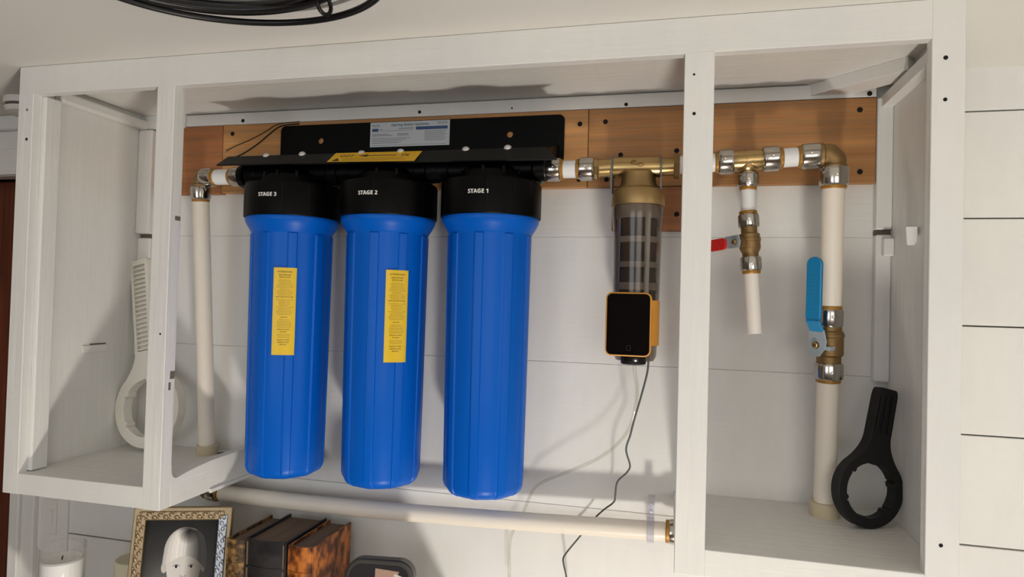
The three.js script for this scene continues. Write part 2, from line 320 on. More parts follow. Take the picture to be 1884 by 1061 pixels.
// ------------------------------------------------------------------ timber behind the pipes
function board(x0, x1, y0, y1, mat, label, screws) {
  const o = base('backing_board', V((x0 + x1) / 2, y0, 0), label, 'board', 'bare timber boards behind the pipes');
  part('plank', box(x0, x1, y0, y1, 0.0005, 0.0185, 0.0015).translate(0, 0, 0), mat, o);
  for (const [px, py] of screws) { const p = at(px, py, 0.0185); part('screw', lathe(V(p.x, p.y, 0.017), V(0, 0, 1), [[0, 0], [0, 0.0048], [0.0022, 0.0048], [0.003, 0.0036], [0.0026, 0.0012], [0.0026, 0]], 18), M.hole, o); }
}
board(-1.183, -1.0015, 1.998, 2.155, woodA[3], 'bare reddish timber board behind the leftmost brass elbow', []);
board(-1.0005, -0.1655, 2.0, 2.155, woodA[1], 'long bare timber board behind the black bracket', [[428, 246], [1067, 228], [1065, 330]]);
board(-0.1645, 0.352, 2.0, 2.1545, woodA[2], 'bare timber board behind the brass tee and the right elbow', [[1114, 224], [1142, 285], [1245, 277], [1582, 202], [1582, 316], [1116, 330]]);
board(-0.115, 0.022, 1.914, 1.999, woodA[3], 'short timber board hanging lower behind the clear sediment filter', [[1245, 394]]);

// ------------------------------------------------------------------ the three filter housings on their bracket
const font = await new FontLoader().loadAsync('fonts/droid/droid_sans_bold.typeface.json');
const ZH = 0.115;
const APR = [at(420, 288, 0.142), at(1005, 270, 0.142), at(1025, 292, 0.176), at(398, 303, 0.176)];
const APN = APR[1].clone().sub(APR[0]).cross(APR[3].clone().sub(APR[0])).negate().normalize();
const br = base('filter_bracket', V(-0.53, 2.04, 0.02), 'black steel bracket with white and yellow stickers above the blue filters', 'bracket');
{
  const s = roundRect(0.636, 0.11, 0.012), cx = -0.53, cy = 2.091;
  const holes = [[590, 259], [938, 247]].map(([px, py]) => { const p = at(px, py, 0.024), h = new THREE.Path(); h.absarc(p.x - cx, p.y - cy, 0.0065, 0, Math.PI * 2, true); return h; });
  part('back_plate', prism(s, 0.003, 0.0006, holes).translate(cx, cy, 0.0215), M.bracket, br);
  part('top_plate', box(APR[0].x, APR[1].x, APR[0].y - 0.0032, APR[0].y - 0.0004, 0.022, 0.1425, 0.0005), M.bracket, br);
  // sloping apron, wider at its lower edge
  const a = APR[0], b = APR[1], c = APR[2], d = APR[3];
  const g = new THREE.BufferGeometry(), n = APN.clone().multiplyScalar(0.0025), q = [a, b, c, d], lo = q.map(v => v.clone().sub(n)), pos = [];
  const quad = (p0, p1, p2, p3) => pos.push(...[p0, p1, p2, p0, p2, p3].flatMap(v => [v.x, v.y, v.z]));
  quad(d, c, b, a); quad(lo[0], lo[1], lo[2], lo[3]); for (let i = 0; i < 4; i++) quad(q[i], q[(i + 1) % 4], lo[(i + 1) % 4], lo[i]);
  g.setAttribute('position', new THREE.Float32BufferAttribute(pos, 3)); g.computeVertexNormals();
  part('apron', g, phy({ color: 0x0c0c0b, roughness: 0.5, specularIntensity: 0.5, side: THREE.DoubleSide }), br);
  part('gusset', basis(prism([[0, 0], [0.118, 0], [0.1, 0.006], [0, 0.035]], 0.0025, 0.0004), V(APR[1].x + 0.002, APR[1].y - 0.003, 0.024), V(0, 0, 1), V(0, 1, 0), V(-1, 0, 0)), M.bracket, br);
  for (const [px, py] of [[490, 283], [556, 280], [665, 278], [737, 275], [857, 271], [934, 268]]) { const p = at(px, py + 3, 0.142); part('bolt', lathe(V(p.x, p.y - 0.001, 0.1415), V(0, 0.8, 0.6), [[0, 0], [0, 0.0072], [0.002, 0.0068], [0.0045, 0.0045], [0.0052, 0]], 18, 1.2), M.boltZinc, br); }
  // white data sticker on the back plate; its square code is left out
  const p1 = at(682, 226, 0.0246), p2 = at(828, 222, 0.0246), p3 = at(683, 271, 0.0246), w = p2.x - p1.x, h = p1.y - p3.y;
  const st = canvasTex(768, 256, (x, W, H) => {
    x.fillStyle = '#c3c9cc'; x.fillRect(0, 0, W, H); x.fillStyle = '#3a4660'; x.font = 'bold 34px sans-serif'; x.fillText('iSpring Water Systems', 205, 44);
    x.font = 'bold 22px sans-serif'; x.fillStyle = '#50617c'; x.fillText('iSpring', 18, 40); x.font = '13px sans-serif'; x.fillText('www.', 40, 56);
    x.fillStyle = '#33507f'; x.fillRect(18, 66, 62, 30); x.fillRect(446, 58, 302, 32);
    x.fillStyle = '#70777c'; for (let i = 0; i < 3; i++) x.fillRect(650, 12 + i * 11, 96, 4);
    x.fillRect(90, 72, 30, 6); x.fillRect(280, 66, 145, 8); x.fillRect(90, 88, 330, 4);
    for (let i = 0; i < 2; i++) { x.fillRect(20, 122 + i * 14, 160 + 40 * i, 6); x.fillRect(265, 122 + i * 14, 110, 6); }
    for (let i = 0; i < 4; i++) x.fillRect(20, 165 + i * 16, 370 - i * 36, 5);
    for (let i = 0; i < 9; i++) x.fillRect(530, 102 + i * 12, 215 - (i % 3) * 14, 4);
    x.fillRect(20, 238, 720, 3);
  });
  part('data_sticker', new THREE.PlaneGeometry(w, h).translate(p1.x + w / 2, p1.y - h / 2, 0.0249), std({ map: st, roughness: 0.45 }), br, { uv: true, label: 'white data sticker with blue bars' });
  // yellow flow sticker lying on the apron
  const fl = canvasTex(768, 192, (x, W, H) => {
    x.fillStyle = '#e9b60c'; x.fillRect(0, 0, W, H); x.fillStyle = '#30260a';
    x.font = 'bold 62px sans-serif'; x.fillText('OUT', 70, 92); x.fillText('IN', 612, 92);
    x.fillRect(300, 62, 270, 14); x.beginPath(); x.moveTo(232, 69); x.lineTo(318, 42); x.lineTo(318, 96); x.fill();
    x.beginPath(); x.moveTo(30, 176); x.lineTo(66, 112); x.lineTo(102, 176); x.fill();
    x.fillStyle = '#8a6a10'; x.fillRect(120, 120, 520, 7); x.fillRect(120, 144, 560, 7); x.fillRect(120, 166, 400, 6);
  });
  const on = (px, py) => { // a pixel's point on the apron
    const dr = rayTo(px, py), nn = APN, o = APR[0].clone().addScaledVector(nn, 0.0006), t = o.clone().sub(camera.position).dot(nn) / dr.dot(nn); return camera.position.clone().addScaledVector(dr, t);
  };
  const k = [on(601, 298), on(762, 296), on(777, 277.5), on(618, 281.5)], gg = new THREE.BufferGeometry();
  const NX = 6, NY = 2, vs = [], us = [];
  const P = (u, v) => k[0].clone().lerp(k[1], u).lerp(k[3].clone().lerp(k[2], u), v);
  for (let j = 0; j < NY; j++) for (let i = 0; i < NX; i++) for (const [du, dv] of [[0, 0], [1, 0], [1, 1], [0, 0], [1, 1], [0, 1]]) { const u = (i + du) / NX, v = (j + dv) / NY, q2 = P(u, v); vs.push(q2.x, q2.y, q2.z); us.push(u, v); }
  gg.setAttribute('position', new THREE.Float32BufferAttribute(vs, 3)); gg.setAttribute('uv', new THREE.Float32BufferAttribute(us, 2)); gg.computeVertexNormals();
  part('flow_sticker', gg, std({ map: fl, roughness: 0.4 }), br, { uv: true, label: 'yellow flow direction sticker reading OUT and IN' });
}
const SUMP = [[0, 0, 0], [0, 0.046, 0.2], [0.0009, 0.053, 0.5], [0.003, 0.0595, 0.9], [0.006, 0.0645, 1], [0.010, 0.0688, 1], [0.015, 0.0718, 1], [0.022, 0.0736, 1], [0.2, 0.0755, 1], [0.468, 0.0775, 1], [0.479, 0.078, 0.9], [0.4805, 0.0782, 0], [0.4845, 0.0795, 0], [0.497, 0.087, 0], [0.504, 0.0905, 0], [0.508, 0.0915, 0], [0.513, 0.0905, 0], [0.514, 0, 0]];
const NRIB = 9, sumpR = y => { for (let i = 1; i < SUMP.length; i++) if (y <= SUMP[i][0]) { const [a, b] = [SUMP[i - 1], SUMP[i]]; return a[1] + (b[1] - a[1]) * (y - a[0]) / (b[0] - a[0]); } return 0.09; };
function ribAt(t, ph) { const q = ((((t + ph) / (2 * Math.PI)) * NRIB) % 1 + 1) % 1, e = 0.03, sm = x => { x = Math.max(0, Math.min(1, x)); return x * x * (3 - 2 * x); }; return sm(q / e) * sm((0.34 - q) / e); }
function sumpGeom(ph) {
  const N = 280, pos = [], idx = [];
  for (const [y, r, k] of SUMP) for (let i = 0; i < N; i++) { const t = i / N * 2 * Math.PI, rr = r + 0.0026 * k * ribAt(t, ph); pos.push(Math.sin(t) * rr, y, Math.cos(t) * rr); }
  for (let j = 0; j < SUMP.length - 1; j++) for (let i = 0; i < N; i++) { const a = j * N + i, b = j * N + (i + 1) % N; idx.push(a, b, b + N, a, b + N, a + N); }
  const g = new THREE.BufferGeometry(); g.setAttribute('position', new THREE.Float32BufferAttribute(pos, 3)); g.setIndex(idx);
  return creased(g, 0.55);
}
const attention = canvasTex(192, 768, (x, W, H) => {
  x.fillStyle = '#d9ba3c'; x.fillRect(0, 0, W, H); x.fillStyle = '#e8c012'; x.fillRect(8, 8, W - 16, H - 16);
  x.fillStyle = '#3a3208'; x.textAlign = 'center';
  const line = (t, y, s) => { x.font = `bold ${s}px sans-serif`; x.fillText(t, W / 2, y); };
  line('ATTENTION:', 44, 22); line('READ BEFORE', 70, 16); line('INSTALLING', 90, 16); line('MUST BE INSTALLED', 262, 15); line('CAUTION', 440, 13); line('REPLACE EVERY', 548, 14); line('10 YEARS', 568, 14); line('PROTECT FROM', 640, 14); line('FREEZING AND', 660, 14); line('IMPACTS', 680, 14);
  x.fillStyle = '#7a6712'; for (const [a, b] of [[108, 240], [280, 420], [456, 528], [584, 616]]) for (let y = a; y < b; y += 13) { const w = 70 + 70 * hash(y, a, 5); for (let q = 0; q < w; q += 11) x.fillRect(W / 2 - w / 2 + q, y, 8, 4); }
});
function wrapPatch(r, y0, y1, a0, a1, top = r) {
  const g = new THREE.PlaneGeometry(1, 1, 12, 1), p = g.attributes.position;
  for (let i = 0; i < p.count; i++) { const u = p.getX(i) + 0.5, v = p.getY(i) + 0.5, t = a0 + (a1 - a0) * u, rr = r + (top - r) * v; p.setXYZ(i, Math.sin(t) * rr, y0 + (y1 - y0) * v, Math.cos(t) * rr); }
  g.computeVertexNormals(); return g;
}
function housing(x, no, label, textAz, patchAz, py0, py1, ph) {
  const o = base('filter_housing', V(x, 1.412, ZH), label, 'water filter');
  part('sump', sumpGeom(ph), M.blue, o, { local: true });
  const cap = part('cap', [lathe(V(0, 0, 0), UPY, [[0.5125, 0.05], [0.5125, 0.0935], [0.514, 0.0945], [0.574, 0.0945], [0.5785, 0.0925], [0.580, 0.086], [0.580, 0]], 72)], M.black, o, { local: true, label: 'black threaded head cap' });
  const fins = []; for (let i = 0; i < 12; i++) fins.push(box(-0.0015, 0.0015, 0.515, 0.574, 0.0938, 0.0948, 0.0004).rotateY(i / 12 * 2 * Math.PI + 0.1 + ph));
  part('grip_rib', fins, M.black, cap, { local: true });
  const upper = [lathe(V(0, 0, 0), UPY, [[0.579, 0], [0.579, 0.066], [0.598, 0.06], [0.61, 0.045], [0.612, 0.0]], 48)];
  for (let i = 0; i < 10; i++) upper.push(box(-0.003, 0.003, 0.58, 0.604, 0.04, 0.062, 0.001).rotateY(i / 10 * 2 * Math.PI));
  part('head', upper, M.black, o, { local: true, label: 'black head under the bracket' });
  part('port', lathe(V(-0.104, 0.607, 0), V(1, 0, 0), [[0, 0], [0, 0.024], [0.02, 0.024], [0.024, 0.021], [0.184, 0.021], [0.188, 0.024], [0.208, 0.024], [0.208, 0]], 36), M.black, o, { local: true });
  let g = new TextGeometry('STAGE ' + no, { font, size: 0.0073, depth: 0.0004, curveSegments: 4, bevelEnabled: false }); g.computeBoundingBox();
  const bb = g.boundingBox, q = g.attributes.position;
  for (let i = 0; i < q.count; i++) { const t = textAz + (q.getX(i) - (bb.min.x + bb.max.x) / 2) / 0.0948, rr = 0.0952 + q.getZ(i) * 1.6; q.setXYZ(i, Math.sin(t) * rr, 0.547 + q.getY(i), Math.cos(t) * rr); }
  g.computeVertexNormals();
  part('lettering', g, M.white, cap, { local: true });
  if (patchAz !== null) part('warning_label', wrapPatch(sumpR(py0) + 0.0028, py0, py1, patchAz - 0.27, patchAz + 0.27, sumpR(py1) + 0.0028), std({ map: attention, roughness: 0.35 }), o, { local: true, uv: true, label: 'yellow ATTENTION label' });
  return o;
}
housing(-0.753, '3', 'blue filter housing labelled STAGE 3, leftmost of the three, yellow label at its left', 0.03, 0.425, 0.244, 0.412, 0.24);
housing(-0.542, '2', 'blue filter housing labelled STAGE 2 with a yellow label, between the other two', 0.0, 0.675, 0.24, 0.411, 0.02);
housing(-0.3335, '1', 'blue filter housing labelled STAGE 1, rightmost, with no yellow label', 0.02, null, 0, 0, 0.1);

// ------------------------------------------------------------------ push-fit plumbing
const ZR = 0.1, yr = x => (x < -0.06 ? 2.0195 : 2.0195 + 0.047 * (x + 0.06)), onRun = px => { const x = X(px); return V(x, yr(x), ZR); };
const RX = V(1, 0, 0), RUN = V(1, 0.047, 0).normalize(), DOWN = V(0, -1, 0);
const collarProf = (L, r) => [[0, r * 0.72], [0, r * 0.93], [0.002, r * 0.98], [0.0035, r], [L - 0.0055, r], [L - 0.002, r * 0.97], [L, r * 0.88], [L, r * 0.72]];
// one grip of a fitting: chrome collar, then the brass release ring; p is where the collar begins, dir points out of the fitting
function grip(o, p, dir, L, r, ringR) {
  const c = part('collar', lathe(p, dir, collarProf(L, r)), M.chrome, o, { label: 'chrome collar' });
  part('dimple', lathe(p.clone().addScaledVector(dir, L * 0.55).addScaledVector(V(0, 0, 1), r - 0.0008), V(0, 0, 1), [[0, 0.0034], [0.0013, 0.003], [0.0015, 0.002], [0.0009, 0]], 14), M.chrome, c);
  part('release_ring', lathe(p.clone().addScaledVector(dir, L - 0.001), dir, [[0, ringR * 0.8], [0, ringR], [0.005, ringR], [0.0065, ringR * 0.94], [0.0065, ringR * 0.8]]), M.ring, o, { label: 'brass coloured release ring' });
}
function pipe(a, b, r, mat, label) { const o = base('water_pipe', a, label, 'pipe'); part('pipe_wall', lathe(a, b.clone().sub(a), [[0, r * 0.72], [0, r - 0.0006], [0.0006, r], [a.distanceTo(b) - 0.0006, r], [a.distanceTo(b), r - 0.0006], [a.distanceTo(b), r * 0.72], [a.distanceTo(b) - 0.03, r * 0.7], [a.distanceTo(b) - 0.03, 0]]), mat, o); return o; }
function elbowBody(c, a, b, r, s) { // tube bending from c + a*s to c + b*s, with swollen ends
  const A = c.clone().addScaledVector(a, s), B = c.clone().addScaledVector(b, s);
  const m1 = c.clone().addScaledVector(a, r * 0.52), m2 = c.clone().addScaledVector(b, r * 0.52);
  const ball = p => new THREE.SphereGeometry(r, 28, 20).translate(p.x, p.y, p.z), bar = (p, q) => lathe(p, q.clone().sub(p), [[0, r], [p.distanceTo(q), r]], 28);
  return [bar(A, m1), bar(m1, m2), bar(m2, B), ball(m1), ball(m2), lathe(A, a.clone().negate(), [[0, 0], [0, r * 1.1], [0.006, r * 1.12], [0.008, r]], 28), lathe(B, b.clone().negate(), [[0, 0], [0, r * 1.1], [0.006, r * 1.12], [0.008, r]], 28)];
}
// left: elbow, short pipe into stage 3, long pipe down to the floor of the cupboard
{
  const c = V(X(369), 2.0195, ZR), foot = V(-0.991, 1.415, 0.045), dn = foot.clone().sub(c).normalize();
  const e = base('pipe_elbow', c, 'brass elbow with chrome collars at the left end of the filter run', 'pipe fitting');
  part('body', elbowBody(c, RX, dn, 0.0165, 0.021), M.brassDark, e);
  grip(e, V(X(375), 2.0195, ZR), RX, X(395) - X(375), 0.0205, 0.0185);
  grip(e, c.clone().addScaledVector(dn, 0.020), dn, 0.027, 0.0205, 0.018);
  pipe(V(X(398), 2.0195, ZR), V(X(432), 2.0195, ZR), 0.0163, M.pex, 'short white pipe between the left brass elbow and STAGE 3');
  const k = base('pipe_coupling', V(X(429), 2.0195, ZR), 'chrome and brass coupling screwed into the left of STAGE 3', 'pipe fitting');
  grip(k, V(X(447), 2.0195, ZR), RX.clone().negate(), X(447) - X(429), 0.0205, 0.018);
  part('nut', lathe(V(X(446), 2.0195, ZR), RX, [[0, 0.015], [0, 0.0235], [0.004, 0.025], [0.014, 0.025], [0.014, 0.015]], 12), M.black, k);
  pipe(c.clone().addScaledVector(dn, 0.045), foot.clone().addScaledVector(dn, 0.05), 0.0172, M.cpvc, 'long cream pipe running down from the left elbow');
  const f = base('pipe_collar', foot, 'tan collar where the left cream pipe meets the cupboard floor', 'pipe collar');
  part('collar_ring', lathe(foot.clone().addScaledVector(dn, 0.001), dn.clone().negate(), [[0, 0.018], [0, 0.0225], [0.021, 0.0225], [0.023, 0.0205], [0.023, 0.0174]]), M.cpvcCap, f);
  part('cut_hole', lathe(V(-0.96, 1.4151, 0.03), UPY, [[0, 0], [0, 0.014], [0.0006, 0.013], [0.0006, 0]], 20), M.hole, f);
}
// between stage 1 and the sediment filter
{
  const k = base('pipe_coupling', onRun(995), 'chrome and brass coupling screwed into the right of STAGE 1', 'pipe fitting');
  part('nut', lathe(onRun(991), RX, [[0, 0.014], [0, 0.024], [0.003, 0.0255], [0.009, 0.0255], [0.011, 0.022], [0.011, 0.014]], 8), std({ color: 0x6f8f92, roughness: 0.4, metalness: 0.7 }), k);
  part('neck', lathe(onRun(1000), RX, [[0, 0.012], [0, 0.0195], [0.006, 0.0195], [0.008, 0.018], [0.012, 0.018]]), M.brass, k);
  grip(k, onRun(1006), RX, X(1032) - X(1006), 0.0222, 0.0186);
  pipe(onRun(1034), onRun(1068), 0.0163, M.pex, 'short white pipe between STAGE 1 and the sediment filter');
  const u = base('pipe_coupling', onRun(1093), 'chrome collared coupling joined to the left of the sediment filter', 'pipe fitting');
  grip(u, onRun(1093), RX.clone().negate(), X(1093) - X(1066), 0.0218, 0.0186);
  part('nut', lathe(onRun(1092), RX, [[0, 0.012], [0, 0.0185], [0.002, 0.0195], [0.008, 0.0195], [0.010, 0.0175], [0.012, 0.0175]], 8), M.brass, u);
}
// right of the sediment filter: nut, tee, elbow
{
  pipe(onRun(1249), onRun(1322), 0.0163, M.pex, 'short white pipe passing behind the cupboard post at right');
  const T = onRun(1376), t = base('pipe_tee', T, 'brass tee with three chrome collars above the red handled valve', 'pipe fitting');
  part('body', [lathe(onRun(1346), RUN, [[0, 0.012], [0, 0.0165], [0.01, 0.0182], [X(1406) - X(1346) - 0.01, 0.0182], [X(1406) - X(1346), 0.0165], [X(1406) - X(1346), 0.012]]), lathe(onRun(1371), RUN, [[0, 0.018], [0.0005, 0.0187], [0.0115, 0.0187], [0.012, 0.018]]), lathe(T, DOWN, [[0, 0], [0, 0.0165], [0.016, 0.0165], [0.02, 0.0135], [0.029, 0.0135], [0.029, 0.01]])], M.brass, t);
  grip(t, onRun(1349), RUN.clone().negate(), X(1349) - X(1321), 0.0218, 0.0186);
  grip(t, onRun(1403), RUN, X(1434) - X(1403), 0.0218, 0.0186);
  const q = at(1378, 319, ZR); grip(t, V(T.x + 0.0008, q.y, ZR), DOWN, 0.024, 0.0178, 0.0145);
  pipe(onRun(1436), onRun(1476), 0.0163, M.pex, 'short white pipe between the brass tee and the right elbow');
  const c = onRun(1535), foot = V(0.2665, 1.415, 0.066), e = base('pipe_elbow', c, 'brass elbow with chrome collars above the long right pipe', 'pipe fitting');
  const dn = foot.clone().sub(c).normalize();
  part('body', elbowBody(c, RUN.clone().negate(), dn, 0.0188, 0.025), M.brassDark, e);
  grip(e, onRun(1508), RUN.clone().negate(), X(1508) - X(1473), 0.0218, 0.0186);
  grip(e, c.clone().addScaledVector(dn, 0.022), dn, 0.031, 0.0236, 0.0205);
  const along = py => { let lo = 0, hi = 0.7; for (let i = 0; i < 40; i++) { const m = (lo + hi) / 2, v = c.clone().addScaledVector(dn, m).project(camera); (530.5 - v.y * 530.5 < py ? lo = m : hi = m); } return lo; };
  const on = py => c.clone().addScaledVector(dn, along(py));
  pipe(c.clone().addScaledVector(dn, 0.05), on(572), 0.0178, M.cpvc, 'cream pipe between the right elbow and the blue handled valve');
  pipe(on(690), on(945).addScaledVector(dn, 0.05), 0.0178, M.cpvc, 'cream pipe from the blue handled valve down to the cupboard floor');
  const f = base('pipe_collar', foot, 'tan collar where the right cream pipe meets the cupboard floor', 'pipe collar');
  part('collar_ring', lathe(foot.clone().addScaledVector(dn, 0.001), dn.clone().negate(), [[0, 0.0185], [0, 0.0245], [0.024, 0.0245], [0.026, 0.0225], [0.026, 0.018]]), M.cpvcCap, f);
  // blue handled ball valve
  const vc = on(632), v = base('ball_valve', vc, 'brass ball valve with a blue lever on the long right pipe', 'valve'), up = dn.clone().negate();
  const h = (a, b) => on(a).distanceTo(on(b));
  part('body', [lathe(on(600), dn, [[0, 0.014], [0, 0.0195], [h(600, 607), 0.0195], [h(600, 610), 0.0225], [h(600, 652), 0.023], [h(600, 655), 0.0195], [h(600, 669), 0.0195], [h(600, 669), 0.014]]), lathe(on(612), dn, [[0, 0.022], [0.001, 0.0238], [0.006, 0.0238], [0.007, 0.0225]])], M.brassDark, v);
  grip(v, on(600), up, h(600, 568), 0.0213, 0.019); grip(v, on(667), dn, h(667, 697), 0.0238, 0.02);
  const stem = V(-0.66, 0, 0.75).normalize(), w = up.clone().cross(stem).normalize(), s2 = w.clone().cross(up).normalize();
  part('stem', lathe(vc, s2, [[0, 0.01], [0.03, 0.01], [0.032, 0.007], [0.043, 0.006]], 20), M.brassDark, v);
  const bx = g => basis(g, vc, w, up, s2);
  const lever = part('lever', [bx(prism([[-0.013, -0.014], [-0.006, -0.019], [0.006, -0.019], [0.015, -0.006], [0.018, 0.006], [0.013, 0.026], [-0.013, 0.026], [-0.013, 0.01]], 0.003, 0.0006).translate(0, 0, 0.038)), bx(prism([[-0.004, 0], [0.0, 0.003], [0.024, 0.003], [0.022, -0.004]], 0.016, 0.001).translate(0.001, -0.004, 0.024))], M.zinc, v, { label: 'zinc plated lever plate' });
  const gs = roundRect(0.027, 0.112, 0.0125);
  part('grip', [bx(prism(gs, 0.0065, 0.002).translate(-0.0005, 0.092, 0.046)), bx(box(-0.0125, 0.0125, -0.014, 0.014, -0.003, 0.003, 0.0025).rotateX(R(38)).translate(0, 0.032, 0.0445))], M.blueGrip, lever, { label: 'blue dipped grip' });
  part('bolt', bx(lathe(V(0, 0, 0.041), V(0, 0, 1), [[0, 0], [0, 0.0055], [0.0045, 0.0055], [0.0055, 0.004], [0.0055, 0]], 6, 0.3)), M.brass, lever);
  // embossed marks on the blue grip
  const mk = []; for (let i = 0; i < 9; i++) mk.push(bx(box(-0.004 + (i % 2) * 0.002, 0.004 - (i === 2) * 0.003, -0.0007, 0.0007, 0, 0.0006, 0).translate(0, 0.066 + i * 0.006, 0.0523)));
  part('embossing', mk, std({ color: 0x2a86b4, roughness: 0.4 }), lever);
}
// branch below the tee: short pipe, red handled valve, open drain pipe
{
  const tx = onRun(1376).x + 0.0008, p0 = at(1379, 345, ZR), p1 = at(1379, 395, ZR), a = V(tx, p0.y, ZR), b = V(tx + 0.001, p1.y, ZR);
  pipe(a, b, 0.0122, M.pex, 'short white pipe between the brass tee and the red handled valve');
  const end = at(1388, 613, ZR), top = V(tx + 0.001, at(1380, 392, ZR).y, ZR), dn = V(end.x, end.y, ZR + 0.004).sub(top).normalize();
  const on = py => top.clone().addScaledVector(dn, (top.y - at(1383, py, ZR).y) / -dn.y);
  const vc = on(446), v = base('ball_valve', vc, 'small brass ball valve with a red lever hanging below the tee', 'valve'), up = dn.clone().negate(), h = (q, r) => on(q).distanceTo(on(r));
  part('body', [lathe(on(416), dn, [[0, 0.01], [0, 0.0135], [h(416, 429), 0.0135], [h(416, 431), 0.0172], [h(416, 456), 0.0178], [h(416, 460), 0.0165], [h(416, 466), 0.0135], [h(416, 475), 0.0135], [h(416, 475), 0.01]]), lathe(on(438), dn, [[0, 0.0172], [0.001, 0.0186], [0.006, 0.0186], [0.007, 0.0172]])], M.brassDark, v);
  grip(v, on(418), up, h(418, 394), 0.018, 0.0152); grip(v, on(473), dn, h(473, 498), 0.018, 0.0152);
  const stem = V(-0.78, 0, 0.62).normalize(), w = up.clone().cross(stem).normalize(), s2 = w.clone().cross(up).normalize(), bx = g => basis(g, vc, w, up, s2);
  part('stem', lathe(vc, s2, [[0, 0.0095], [0.024, 0.0095], [0.025, 0.006], [0.034, 0.005]], 20), M.brassDark, v);
  const lever = part('lever', [bx(prism([[-0.011, -0.011], [0.008, -0.011], [0.011, 0], [0.008, 0.011], [-0.024, 0.011], [-0.026, -0.010]], 0.0026, 0.0006).translate(0, 0.001, 0.031))], M.zinc, v, { label: 'zinc plated lever plate' });
  part('grip', bx(prism(roundRect(0.062, 0.021, 0.009), 0.0058, 0.0015).translate(-0.05, 0, 0.0325)), M.redGrip, lever, { label: 'red dipped grip' });
  part('bolt', bx(lathe(V(0, 0, 0.0335), V(0, 0, 1), [[0, 0], [0, 0.0048], [0.004, 0.0048], [0.005, 0.0035], [0.005, 0]], 6, 0.3)), M.brass, lever);
  pipe(on(492), on(613.5), 0.0125, M.pvcWhite, 'white open ended pipe hanging below the red handled valve');
}
// horizontal cream pipe below, with clip and coupling
{
  const z = 0.056, a = at(428, 909, z), m = at(700, 935, z), b = at(1225, 977, z); m.y -= 0.001;
  const o = base('water_pipe', V(a.x, a.y, z), 'long cream pipe running level below the filters', 'pipe');
  const pts = [V(a.x - 0.03, a.y, z - 0.004), V(a.x + 0.06, at(500, 918, z).y, z), V(at(640, 933, z).x, at(640, 933, z).y, z), V(at(900, 954, z).x, at(900, 954, z).y, z), V(b.x + 0.01, b.y, z)];
  part('pipe_wall', tube(pts, 0.0172, 90, 24), M.cpvc, o);
  const k = base('pipe_coupling', V(b.x, b.y, z), 'chrome collared coupling at the right end of the level cream pipe', 'pipe fitting');
  grip(k, V(b.x + 0.036, b.y + 0.0005, z), V(-1, 0, 0), 0.031, 0.0222, 0.0205);
  part('body', lathe(V(b.x + 0.035, b.y + 0.0005, z), RX, [[0, 0.012], [0, 0.019], [0.05, 0.019], [0.05, 0]]), M.brassDark, k);
  const e = base('pipe_elbow', V(a.x - 0.03, a.y, z - 0.004), 'dark brass elbow peeping out below the left compartment', 'pipe fitting');
  part('body', elbowBody(V(-0.991, a.y, 0.05), RX, UPY, 0.0178, 0.024), M.brassDark, e);
  grip(e, V(-0.976, a.y, 0.051), RX, 0.022, 0.0215, 0.019);
  const cp = at(1197, 975, z), cl = base('pipe_clip', V(cp.x, cp.y, 0.05), 'clear plastic stand-off clip above the level cream pipe', 'clip');
  const ring = new THREE.Shape(); ring.absarc(0, 0, 0.0225, 0, Math.PI * 2); const hole = new THREE.Path(); hole.absarc(0, 0, 0.0176, 0, Math.PI * 2, true); ring.holes.push(hole);
  const s = [prism(ring, 0.013, 0.001).rotateY(Math.PI / 2).translate(cp.x - 0.0065, cp.y, z), box(cp.x - 0.0065, cp.x + 0.0065, cp.y + 0.0215, cp.y + 0.05, 0.053, 0.058, 0.0015), box(cp.x - 0.0065, cp.x + 0.0065, cp.y + 0.046, cp.y + 0.05, 0.0005, 0.056, 0.0015), box(cp.x - 0.0065, cp.x + 0.0065, cp.y - 0.0235, cp.y - 0.0195, 0.0005, 0.054, 0.0015)];
  part('strap', s, M.clip, cl);
  part('screw', lathe(V(cp.x, cp.y + 0.036, 0.0576), V(0, 0, 1), [[0, 0], [0, 0.003], [0.0015, 0.0028], [0.002, 0.0015], [0.0016, 0]], 14), M.zinc, cl);
}

